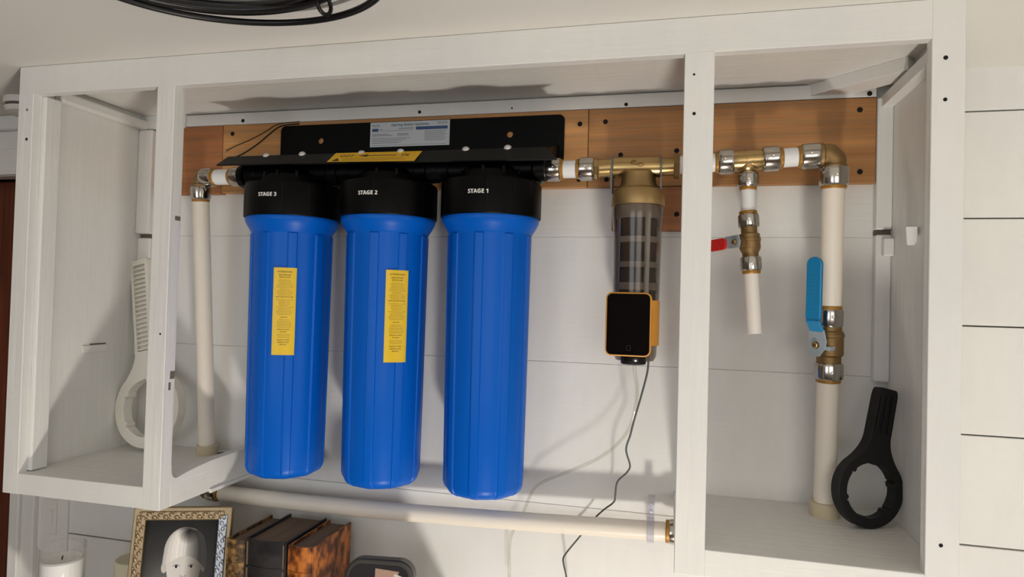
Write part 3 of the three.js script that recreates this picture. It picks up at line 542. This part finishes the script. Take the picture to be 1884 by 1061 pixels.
// ------------------------------------------------------------------ spin-down sediment filter and its screen
const SX = -0.061, SZ = 0.1;
{
  const o = base('sediment_filter', V(SX, 1.66, SZ), 'brass topped sediment filter with a clear grey bowl and grey cage inside', 'water filter');
  const x0 = X(1103), x1 = X(1127), x2 = X(1217), x3 = X(1241), y = yr(SX) + 0.001;
  part('tee_body', [lathe(V(x1, y, SZ), RX, [[0, 0.01], [0, 0.0185], [0.004, 0.0192], [x2 - x1 - 0.004, 0.0192], [x2 - x1, 0.0185], [x2 - x1, 0.01]]), rod(V(x0, y, SZ), V(x1, y, SZ), 0.0162), rod(V(x2, y, SZ), V(x3, y, SZ), 0.0162)], M.brass, o);
  part('bell', lathe(V(SX, 2.012, SZ), DOWN, [[0, 0], [0.0, 0.024], [0.003, 0.029], [0.022, 0.0315], [0.03, 0.0355], [0.0345, 0.0425], [0.044, 0.0465], [0.061, 0.048], [0.0635, 0.047], [0.0635, 0.03]], 56), M.brassRough, o, { label: 'cast brass bell' });
  for (const x of [x1, x2]) part('seal_plate', prism(roundRect(0.05, 0.068, 0.0245), 0.0024, 0.0006).rotateY(Math.PI / 2).translate(x - 0.0012, y - 0.014, SZ), M.seal, o, { label: 'grey seal plate' });
  part('hex_nut', lathe(V(x3 - 0.001, y, SZ), RX, [[0, 0.012], [0, 0.0225], [0.0015, 0.0235], [0.0085, 0.0235], [0.01, 0.0225], [0.01, 0.012]], 6, 0.3).rotateX(0), M.brassDark, o);
  // engraved maker's flourish
  part('flourish', tube([[1160, 300], [1163, 295], [1170, 294.5], [1161, 300], [1172, 302], [1180, 300], [1184, 303], [1178, 306], [1173, 303]].map(([px, py]) => { const q = at(px, py, SZ + 0.019); return V(q.x, q.y, SZ + 0.001 + Math.sqrt(Math.max(0, 0.0193 ** 2 - (q.y - y) ** 2))); }), 0.0006, 60, 6), M.brassDark, o);
  part('bowl', lathe(V(SX, 1.95, SZ), DOWN, [[-0.001, 0.045], [0.008, 0.0462], [0.02, 0.0455], [0.045, 0.0435], [0.16, 0.0415], [0.27, 0.0385], [0.279, 0.034], [0.28, 0]], 56, 0.8), M.bowl, o, { label: 'clear grey plastic bowl' });
  const bars = [], rc = 0.0385; const az = R(31);
  for (let i = 0; i < 4; i++) bars.push(box(-0.0052, 0.0052, 1.70, 1.949, rc - 0.0025, rc, 0.0006).rotateY(az + i * Math.PI / 2).translate(SX, 0, SZ));
  const ringY = [[1.949, 1.925], [1.892, 1.8815], [1.847, 1.837], [1.81, 1.797], [1.76, 1.75]];
  for (const [a, b] of ringY) bars.push(lathe(V(SX, b, SZ), UPY, [[0, rc - 0.003], [0, rc + 0.0004], [a - b, rc + 0.0004], [a - b, rc - 0.003]], 48));
  part('cage', bars, M.cage, o, { label: 'grey plastic cage with square windows' });
  part('strainer', lathe(V(SX, 1.7, SZ), UPY, [[0, 0], [0, 0.0335], [0.245, 0.0335], [0.245, 0]], 40), M.mesh, o, { label: 'dark wire strainer' });
  const yb = at(1165, 671, SZ + 0.02).y;
  part('drain_valve', lathe(V(SX - 0.002, yb, SZ), UPY, [[0, 0], [0, 0.021], [0.0015, 0.0225], [0.024, 0.0225], [0.026, 0.02], [0.026, 0]], 40), M.rubber, o, { label: 'black drain cap' });
}
{
  const a = at(1115, 537, 0.178), b = at(1197, 657, 0.178), cx = (a.x + b.x) / 2, cy = (a.y + b.y) / 2, w = b.x - a.x, h = a.y - b.y + 0.001;
  const o = base('flush_controller', V(cx, cy, 0.14), 'orange framed controller with a black touch screen on the sediment filter', 'controller');
  part('case', [prism(roundRect(w, h, 0.011), 0.034, 0.003).translate(cx, cy, 0.144), lathe(V(SX, a.y - 0.012, SZ), DOWN, [[0, 0.041], [0, 0.0425], [0.08, 0.0425], [0.08, 0.039]], 40)], M.orange, o, { label: 'orange case' });
  const scr = part('black_panel', prism(roundRect(w - 0.0048, h - 0.0048, 0.009), 0.0022, 0.0007).translate(cx, cy, 0.1768), M.glassBlack, o, { label: 'glossy black touch panel' });
  part('touch_mark', prism(roundRect(0.007, 0.009, 0.002), 0.0003, 0, [(() => { const q = roundRect(0.006, 0.008, 0.0016); return new THREE.Path(q.getPoints(4).reverse()); })()]).translate(at(1156, 640, 0.179).x, at(1156, 640, 0.179).y, 0.179), std({ color: 0x17171a, roughness: 0.4 }), scr);
}
// cord and clear hose below it
{
  const run = (list) => list.map(([px, py, z]) => at(px, py, z));
  const pts = run([[1193, 655, 0.15], [1193, 665, 0.15], [1191, 684, 0.148], [1180, 727, 0.14], [1166, 775, 0.125], [1160, 799, 0.115], [1152, 826, 0.105], [1159, 858, 0.09], [1154, 868, 0.085], [1136, 886, 0.07], [1132, 910, 0.055], [1130, 922, 0.045], [1110, 938, 0.03], [1094, 953, 0.026], [1080, 970, 0.026], [1068, 985, 0.028], [1039, 1021, 0.04], [1036, 1029, 0.05], [1042, 1061, 0.048], [1046, 1110, 0.045]]);
  const c = base('power_cord', pts[0], 'thin grey green cord hanging in kinks from the controller', 'cord');
  part('cord_run', tube(pts, 0.0017, 220, 8), M.cord, c);
  const hp = run([[1167, 668, 0.1], [1168, 684, 0.1], [1172, 711, 0.098], [1169, 751, 0.085], [1158, 787, 0.07], [1134, 818, 0.058], [1102, 842, 0.05], [1058, 862, 0.045], [1023, 876, 0.04], [999, 886, 0.036], [983, 898, 0.032], [971, 922, 0.027], [963, 942, 0.026], [952, 962, 0.026], [939, 990, 0.03], [937, 1061, 0.05], [937, 1100, 0.045]]);
  const d = base('drain_hose', hp[0], 'clear plastic drain hose curving left from the sediment filter', 'hose');
  part('hose_run', tube(hp, 0.0034, 200, 12), M.hose, d);
}

// ------------------------------------------------------------------ filter wrenches
function wrench(name, label, cen, w, v, { ro, ri, hl, hw, neck, t, mat, slots }) {
  const s = new THREE.Shape(), a0 = Math.asin(neck / ro);
  s.moveTo(neck * 0.78, ro * 1.5); s.quadraticCurveTo(neck * 0.8, ro * 1.12, ro * Math.sin(a0 + 0.35), ro * Math.cos(a0 + 0.35));
  for (let i = 0; i <= 60; i++) { const t2 = a0 + 0.35 + (2 * Math.PI - 2 * a0 - 0.7) * i / 60; s.lineTo(Math.sin(t2) * ro, Math.cos(t2) * ro); }
  s.quadraticCurveTo(-neck * 0.8, ro * 1.12, -neck * 0.78, ro * 1.5);
  s.lineTo(-hw / 2, hl - 0.02); s.quadraticCurveTo(-hw / 2, hl, -hw / 2 + 0.006, hl); s.lineTo(hw / 2 - 0.006, hl); s.quadraticCurveTo(hw / 2, hl, hw / 2, hl - 0.02); s.closePath();
  const hp = new THREE.Path(), n = 120, pts = [];
  for (let i = 0; i < n; i++) { const q = -i / n * Math.PI * 2, notch = ((i / n * 6 + 0.02) % 1) < 0.06 ? 0.05 * ri : ((i / n * 6) % 1) > 0.8 ? -0.05 * ri : 0; pts.push(new THREE.Vector2(Math.sin(q) * (ri + notch), Math.cos(q) * (ri + notch))); }
  hp.setFromPoints(pts); hp.closePath();
  const holes = [hp];
  if (slots) { const f = new THREE.Path(), x = hw / 2 - 0.007, y0 = ro * 1.45, y1 = hl - 0.012, x0 = neck * 0.55; f.setFromPoints([[-x0, y0], [-x, y1], [x, y1], [x0, y0]].map(p => new THREE.Vector2(...p))); f.closePath(); holes.push(f); }
  const n3 = w.clone().cross(v).normalize(), o = base('filter_wrench', cen, label, 'wrench');
  const B = g => basis(g, cen, w, v, n3);
  part('frame', B(prism(s, t, 0.0015, holes)), mat, o);
  if (slots) {
    part('web', B(prism([[-neck * 0.56, ro * 1.44], [neck * 0.56, ro * 1.44], [hw / 2 - 0.0065, hl - 0.011], [-hw / 2 + 0.0065, hl - 0.011]].map(p => p), 0.004, 0).translate(0, 0, t / 2 - 0.002)), mat, o);
    for (let y = ro * 1.5; y < hl - 0.016; y += 0.0105) { const f = (y - ro * 1.45) / (hl - ro * 1.45), x = neck * 0.56 + (hw / 2 - 0.0065 - neck * 0.56) * f; part('slat', B(box(-x, x, y, y + 0.0048, t / 2, t - 0.002, 0.0006)), mat, o); }
  } else { for (let k = -1; k <= 1; k++) part('grip_ridge', B(box(-0.0025 + k * 0.011, 0.0025 + k * 0.011, ro * 1.6, hl - 0.012, t - 0.001, t + 0.002, 0.001)), mat, o); }
}
{
  let az = R(-3), w = V(Math.cos(az), 0, -Math.sin(az)); let v = V(-0.22, 1, -0.12).normalize(); w = w.addScaledVector(v, -w.dot(v)).normalize();
  wrench('filter_wrench', 'large cream plastic filter wrench with a slatted handle in the left corner', V(-1.132, 1.508, 0.048), w, v, { ro: 0.088, ri: 0.064, hl: 0.345, hw: 0.05, neck: 0.03, t: 0.024, mat: M.wrenchWhite, slots: true });
  az = R(24); w = V(Math.cos(az), 0, -Math.sin(az)); v = V(0.2, 1, -0.16).normalize(); w = w.addScaledVector(v, -w.dot(v)).normalize();
  wrench('filter_wrench', 'small black plastic filter wrench standing beside the right pipe', V(0.3185, 1.475, 0.098), w, v, { ro: 0.0605, ri: 0.0445, hl: 0.17, hw: 0.036, neck: 0.024, t: 0.02, mat: M.wrenchBlack, slots: false });
}

// ------------------------------------------------------------------ things on the shelf
const SH = 1.08;
function book(x0, x1, top, z0, z1, mat, spine, label, turn = 0) {
  const o = base('book', V((x0 + x1) / 2, SH, (z0 + z1) / 2), label, 'book', 'old books on the shelf');
  const t = 0.004;
  part('cover', box(x0, x0 + t, SH, top, z0, z1 - 0.004, 0.001), mat, o); part('cover', box(x1 - t, x1, SH, top, z0, z1 - 0.004, 0.001), mat, o);
  part('spine', [prism((() => { const s = new THREE.Shape(); s.moveTo(x0, -z1 + 0.006); s.quadraticCurveTo((x0 + x1) / 2, -z1 - 0.008, x1, -z1 + 0.006); s.lineTo(x1 - t, -z1 + 0.008); s.quadraticCurveTo((x0 + x1) / 2, -z1 - 0.004, x0 + t, -z1 + 0.008); return s; })(), top - SH, 0).rotateX(-Math.PI / 2).translate(0, SH, 0)], spine, o);
  part('pages', box(x0 + t, x1 - t, SH + 0.003, top - 0.006, z0 + 0.004, z1 - 0.004, 0), M.pages, o);
  for (const y of [0.03, 0.1, 0.17]) part('spine_band', prism((() => { const s = new THREE.Shape(); s.moveTo(x0, -z1 + 0.005); s.quadraticCurveTo((x0 + x1) / 2, -z1 - 0.0095, x1, -z1 + 0.005); s.lineTo(x1 - t, -z1 + 0.008); s.quadraticCurveTo((x0 + x1) / 2, -z1 - 0.004, x0 + t, -z1 + 0.008); return s; })(), 0.005, 0).rotateX(-Math.PI / 2).translate(0, SH + y, 0), spine, o);
}
book(-0.826, -0.785, 1.298, 0.045, 0.195, M.bookTan, M.bookTan, 'narrow old book with a worn tan spine, leftmost of the three books');
book(-0.781, -0.693, 1.305, 0.045, 0.2, M.bookDark, M.bookDark, 'thick black old book between the tan and the orange ones');
book(-0.689, -0.637, 1.302, 0.045, 0.2, M.bookOrange, M.bookOrange, 'old book in orange brown leather, rightmost of the three books');
{ // gilt picture frame, leaning back, turned towards the right
  const o = base('framed_portrait', V(-0.93, SH, 0.2), 'ornate gilt frame with a black and white portrait of a young child', 'picture frame');
  o.rotation.set(0, R(20), 0); o.updateMatrixWorld(true);
  const tilt = new THREE.Matrix4().makeRotationX(R(-9)), W = 0.188, H = 0.262, B = 0.031;
  const fr = prism(roundRect(W, H, 0.005), 0.014, 0.002, [(() => { const w = W / 2 - B * 0.55, h = H / 2 - B * 0.55; const p = new THREE.Path(); p.setFromPoints([[-w, -h], [-w, h], [w, h], [w, -h]].map(q => new THREE.Vector2(...q))); p.closePath(); return p; })()]).translate(0, H / 2, 0);
  part('outer_moulding', fr.applyMatrix4(tilt), M.gold, o, { local: true });
  for (const [horizontal, sgn] of [[1, 1], [1, -1], [0, 1], [0, -1]]) {
    const L = (horizontal ? W : H) - 0.028, n = Math.round(L / 0.011), list = [];
    list.push(box(-L / 2, L / 2, -0.009, 0.009, 0.010, 0.0165, 0.003));
    for (let i = 0; i < n; i++) list.push(new THREE.IcosahedronGeometry(0.0045, 1).scale(1.1, 0.9, 0.6).translate(-L / 2 + (i + 0.5) * L / n, (i % 2 ? 0.0025 : -0.002) + (rnd() - 0.5) * 0.002, 0.0165), new THREE.IcosahedronGeometry(0.0028, 1).translate(-L / 2 + (i + 0.1) * L / n, (i % 2 ? -0.005 : 0.006), 0.0165));
    const g = mergeGeometries(list.map(q => clean(q)));
    if (!horizontal) g.rotateZ(Math.PI / 2);
    g.translate(horizontal ? 0 : sgn * (W / 2 - 0.016), horizontal ? H / 2 + sgn * (H / 2 - 0.016) : H / 2, 0);
    part('carved_moulding', g.applyMatrix4(tilt), horizontal || sgn < 0 ? M.gold : M.silver, o, { local: true });  // right side coloured paler, as if lit from the right
  }
  const photo = canvasTex(512, 720, (x, w, h) => {
    const bg = x.createRadialGradient(150, 420, 40, 256, 360, 520); bg.addColorStop(0, '#6b6a68'); bg.addColorStop(0.35, '#3c3b3a'); bg.addColorStop(1, '#121211'); x.fillStyle = bg; x.fillRect(0, 0, w, h);
    const el = (cx, cy, rx, ry, c, rot = 0) => { x.fillStyle = c; x.beginPath(); x.ellipse(cx, cy, rx, ry, rot, 0, 7); x.fill(); };
    x.fillStyle = '#c4c1bc'; x.beginPath(); x.moveTo(40, 720); x.quadraticCurveTo(90, 520, 220, 480); x.lineTo(350, 480); x.quadraticCurveTo(470, 520, 510, 720); x.fill();
    el(284, 450, 60, 66, '#8f8b86'); el(156, 300, 24, 44, '#c9c4bd', 0.2); el(410, 302, 16, 38, '#5d5955', -0.2);
    // hair behind, then the face, half of it in the photograph's own shade
    el(282, 205, 142, 150, '#b3aea7');
    const skin = x.createLinearGradient(150, 0, 420, 0); skin.addColorStop(0, '#dedad4'); skin.addColorStop(0.5, '#d6d1ca'); skin.addColorStop(0.72, '#8d8780'); skin.addColorStop(1, '#4a4642');
    x.fillStyle = skin; x.beginPath(); x.moveTo(166, 240); x.bezierCurveTo(160, 400, 200, 448, 284, 452); x.bezierCurveTo(366, 448, 404, 400, 400, 240); x.closePath(); x.fill();

    const locks = (n, x0, x1, y1, c) => { for (let k = 0; k < n; k++) { const t = k / (n - 1), q = x0 + (x1 - x0) * t; x.strokeStyle = c(t); x.lineWidth = 9; x.lineCap = 'round'; x.beginPath(); x.moveTo(292 + (q - 292) * 0.12, 74 + 10 * Math.abs(t - 0.5)); x.bezierCurveTo(292 + (q - 292) * 0.75, 70, q, 130, q, y1(t)); x.stroke(); } };
    const grey = v => `rgb(${Math.round(v)},${Math.round(v * 0.98)},${Math.round(v * 0.95)})`;
    locks(34, 140, 290, t => 300 - 66 * Math.sin(t * 1.5), t => grey(196 + 52 * Math.sin(t * 2.6) - 14 * (hash(Math.round(t * 33), 3, 8) > 0.6)));
    locks(30, 294, 428, t => 236 + 80 * t * t, t => grey(176 - 118 * Math.min(1, t * 1.5) + 12 * hash(Math.round(t * 29), 5, 9)));
    const crown = x.createRadialGradient(296, 84, 4, 296, 92, 74); crown.addColorStop(0, 'rgba(28,26,24,0.9)'); crown.addColorStop(1, 'rgba(28,26,24,0)'); x.fillStyle = crown; x.fillRect(200, 40, 190, 150);
    for (const [ex, w] of [[232, '#eeeae5'], [334, '#a8a29c']]) { el(ex, 304, 20, 9, w); el(ex, 304, 10, 9, '#211e1b'); x.strokeStyle = '#4a443f'; x.lineWidth = 4; x.beginPath(); x.arc(ex, 318, 26, 3.75, 5.65); x.stroke(); }
    el(268, 362, 6, 4, '#8a8279'); el(298, 362, 6, 4, '#5d5650'); x.strokeStyle = '#b0a89f'; x.lineWidth = 5; x.beginPath(); x.arc(283, 350, 19, 0.5, 2.6); x.stroke();
    x.fillStyle = '#5f554e'; x.beginPath(); x.moveTo(238, 392); x.quadraticCurveTo(284, 430, 330, 392); x.quadraticCurveTo(284, 406, 238, 392); x.fill(); x.fillStyle = '#e9e5df'; x.beginPath(); x.moveTo(250, 397); x.quadraticCurveTo(284, 412, 318, 397); x.quadraticCurveTo(284, 404, 250, 397); x.fill();
  });
  part('photograph', new THREE.PlaneGeometry(W - 0.045, H - 0.045).translate(0, H / 2, 0.006).applyMatrix4(tilt), phy({ map: photo, roughness: 0.6, specularIntensity: 0.4 }), o, { local: true, uv: true, label: 'black and white portrait print' });
  const iw = W / 2 - 0.02, ih = H / 2 - 0.02;
  part('inner_lip', [box(-iw, iw, H / 2 + ih - 0.004, H / 2 + ih, 0.008, 0.014, 0.001), box(-iw, iw, H / 2 - ih, H / 2 - ih + 0.004, 0.008, 0.014, 0.001), box(-iw, -iw + 0.004, H / 2 - ih + 0.0045, H / 2 + ih - 0.0045, 0.008, 0.014, 0.001), box(iw - 0.004, iw, H / 2 - ih + 0.0045, H / 2 + ih - 0.0045, 0.008, 0.014, 0.001)].map(q => q.applyMatrix4(tilt)), M.gold, o, { local: true });
  part('back_board', box(-W / 2 + 0.01, W / 2 - 0.01, 0.008, H - 0.008, -0.004, 0.002).applyMatrix4(tilt), M.rubber, o, { local: true });
  part('easel_leg', box(-0.02, 0.02, 0, 0.19, -0.004, 0, 0.001).applyMatrix4(new THREE.Matrix4().makeRotationX(R(14))).translate(0, 0.003, -0.085), M.rubber, o, { local: true });
}
{ // rounded picture tin
  const o = base('picture_tin', V(-0.508, SH, 0.17), 'rounded dark metal tin with a printed picture beside the orange book', 'tin');
  o.rotation.y = R(8); o.updateMatrixWorld(true);
  part('rim', prism(roundRect(0.128, 0.21, 0.03), 0.03, 0.005).rotateX(R(-6)).translate(0, 0.105, 0), M.tin, o, { local: true });
  const pic = canvasTex(256, 420, (x, w, h) => {
    x.fillStyle = '#1b1718'; x.fillRect(0, 0, w, h); x.fillStyle = '#a98a78'; x.beginPath(); x.moveTo(112, 14); x.lineTo(214, 22); x.lineTo(170, 120); x.lineTo(112, 120); x.fill();
    x.fillStyle = '#cfc8bf'; x.beginPath(); x.moveTo(112, 96); x.lineTo(170, 66); x.lineTo(196, 30); x.lineTo(228, 40); x.lineTo(230, 160); x.lineTo(112, 190); x.fill();
    x.fillStyle = '#3c2b2b'; x.beginPath(); x.moveTo(182, 44); x.lineTo(194, 40); x.lineTo(170, 110); x.lineTo(156, 112); x.fill(); x.fillStyle = '#6d5a55'; x.fillRect(0, 190, w, 230); x.fillStyle = '#2a2323'; x.fillRect(30, 240, 200, 180);
  });
  const sh = roundRect(0.112, 0.194, 0.024), pg = new THREE.ShapeGeometry(sh, 10), q = pg.attributes.position, uv = pg.attributes.uv;
  for (let i = 0; i < q.count; i++) uv.setXY(i, q.getX(i) / 0.112 + 0.5, q.getY(i) / 0.194 + 0.5);
  part('printed_face', pg.translate(0, 0, 0.0305).rotateX(R(-6)).translate(0, 0.105, 0), std({ map: pic, roughness: 0.3 }), o, { local: true, uv: true, label: 'printed picture' });
}
{ // candles
  const c = V(-1.206, SH, 0.2), o = base('candle_holder', c, 'clear glass cylinder holding the white candle', 'candle holder');
  part('glass_cylinder', lathe(c, UPY, [[0.0005, 0], [0.0005, 0.041], [0.003, 0.043], [0.166, 0.043], [0.1675, 0.0415], [0.166, 0.04], [0.008, 0.04], [0.007, 0]], 64, 0.7), M.glass, o);
  const cand = (p, r, h, mat, label) => { const k = base('candle', p, label, 'candle'); part('wax_body', lathe(p, UPY, [[0, 0], [0, r], [h - 0.003, r], [h, r - 0.003], [h - 0.0015, r - 0.008], [h - 0.004, 0]], 56), mat, k); part('wick', tube([V(p.x, p.y + h - 0.006, p.z), V(p.x, p.y + h + 0.001, p.z), V(p.x + 0.002, p.y + h + 0.004, p.z)], 0.0012, 10, 6), M.hole, k); };
  cand(V(c.x, SH + 0.0075, c.z), 0.0385, 0.131, M.wax, 'white pillar candle inside the glass cylinder');
  cand(V(-1.105, SH, 0.112), 0.042, 0.118, M.waxCream, 'cream pillar candle behind the glass cylinder');
}

// ------------------------------------------------------------------ loose cables
{
  const a = [[548, 226], [512, 231], [496, 246], [472, 266], [440, 286], [410, 296]].map(([x, y], i) => at(x, y, [0.026, 0.027, 0.0205, 0.0205, 0.0205, 0.0205][i]));
  const b = [[548, 222], [506, 228], [488, 242], [462, 256], [430, 270], [416, 278]].map(([x, y], i) => at(x, y, [0.026, 0.027, 0.0205, 0.0205, 0.0205, 0.0205][i]));
  for (const p of [...a, ...b]) p.z = 0.0202;
  const o = base('thin_wire', a[2], 'pair of thin dark wires over the timber beside the black bracket', 'wire');
  part('strand', tube(a, 0.0014, 40, 6), M.cable, o); part('strand', tube(b, 0.0009, 40, 6), M.cable, o);
  // hank of black cable lying against the ceiling
  const k = base('cable_coil', V(-0.59, CEIL, 0.62), 'hank of black cable fixed to the ceiling above the cupboard', 'cable');
  const loops = [[0.185, 0, 0, 0.0055], [0.178, 0.012, 0.012, 0.0055], [0.19, 0.028, -0.006, 0.005], [0.17, -0.02, 0.004, 0.0055]];
  loops.forEach(([r, dx, dz, t], i) => { const pts = []; for (let j = 0; j < 40; j++) { const q = j / 40 * 2 * Math.PI; pts.push(V(-0.578 + dx + Math.cos(q) * r * 1.12, CEIL - 0.007 - 0.009 * (i % 3) - 0.003 * Math.sin(q * 2 + i), 0.632 + dz + Math.sin(q) * r)); } part('loop', new THREE.TubeGeometry(new THREE.CatmullRomCurve3(pts, true), 120, t, 8, true), M.cable, k); });
  part('cable_tie', new THREE.TorusGeometry(0.013, 0.003, 8, 20).rotateY(R(75)).translate(-0.49, CEIL - 0.016, 0.468), M.cable, k);
}

// ------------------------------------------------------------------ globe lamp on the floor, out of view: it throws the shadows upwards
{
  const c = V(0.12, 0.2, 1.1), o = base('unseen_floor_lamp', V(c.x, 0, c.z), 'unseen opal globe lamp standing low on the dark floor, lighting the cupboard from below', 'lamp');
  part('base', lathe(V(c.x, 0.0005, c.z), UPY, [[0, 0], [0, 0.08], [0.008, 0.08], [0.012, 0.07], [0.014, 0.014], [0.09, 0.014], [0.095, 0.035], [0.12, 0.04], [0.12, 0]]), M.gold, o);
  part('globe', new THREE.SphereGeometry(0.088, 40, 24).translate(c.x, c.y, c.z), std({ color: 0xf7f2e6, roughness: 0.6, emissive: 0xfff2dc, emissiveIntensity: 6 }), o);
  const l = new THREE.PointLight(0xfff9f1, UNSEEN_LAMP, 0, 2); l.position.copy(c); l.castShadow = true; l.shadow.radius = 3.5; scene.add(l);
}
renderer.render(scene, camera);
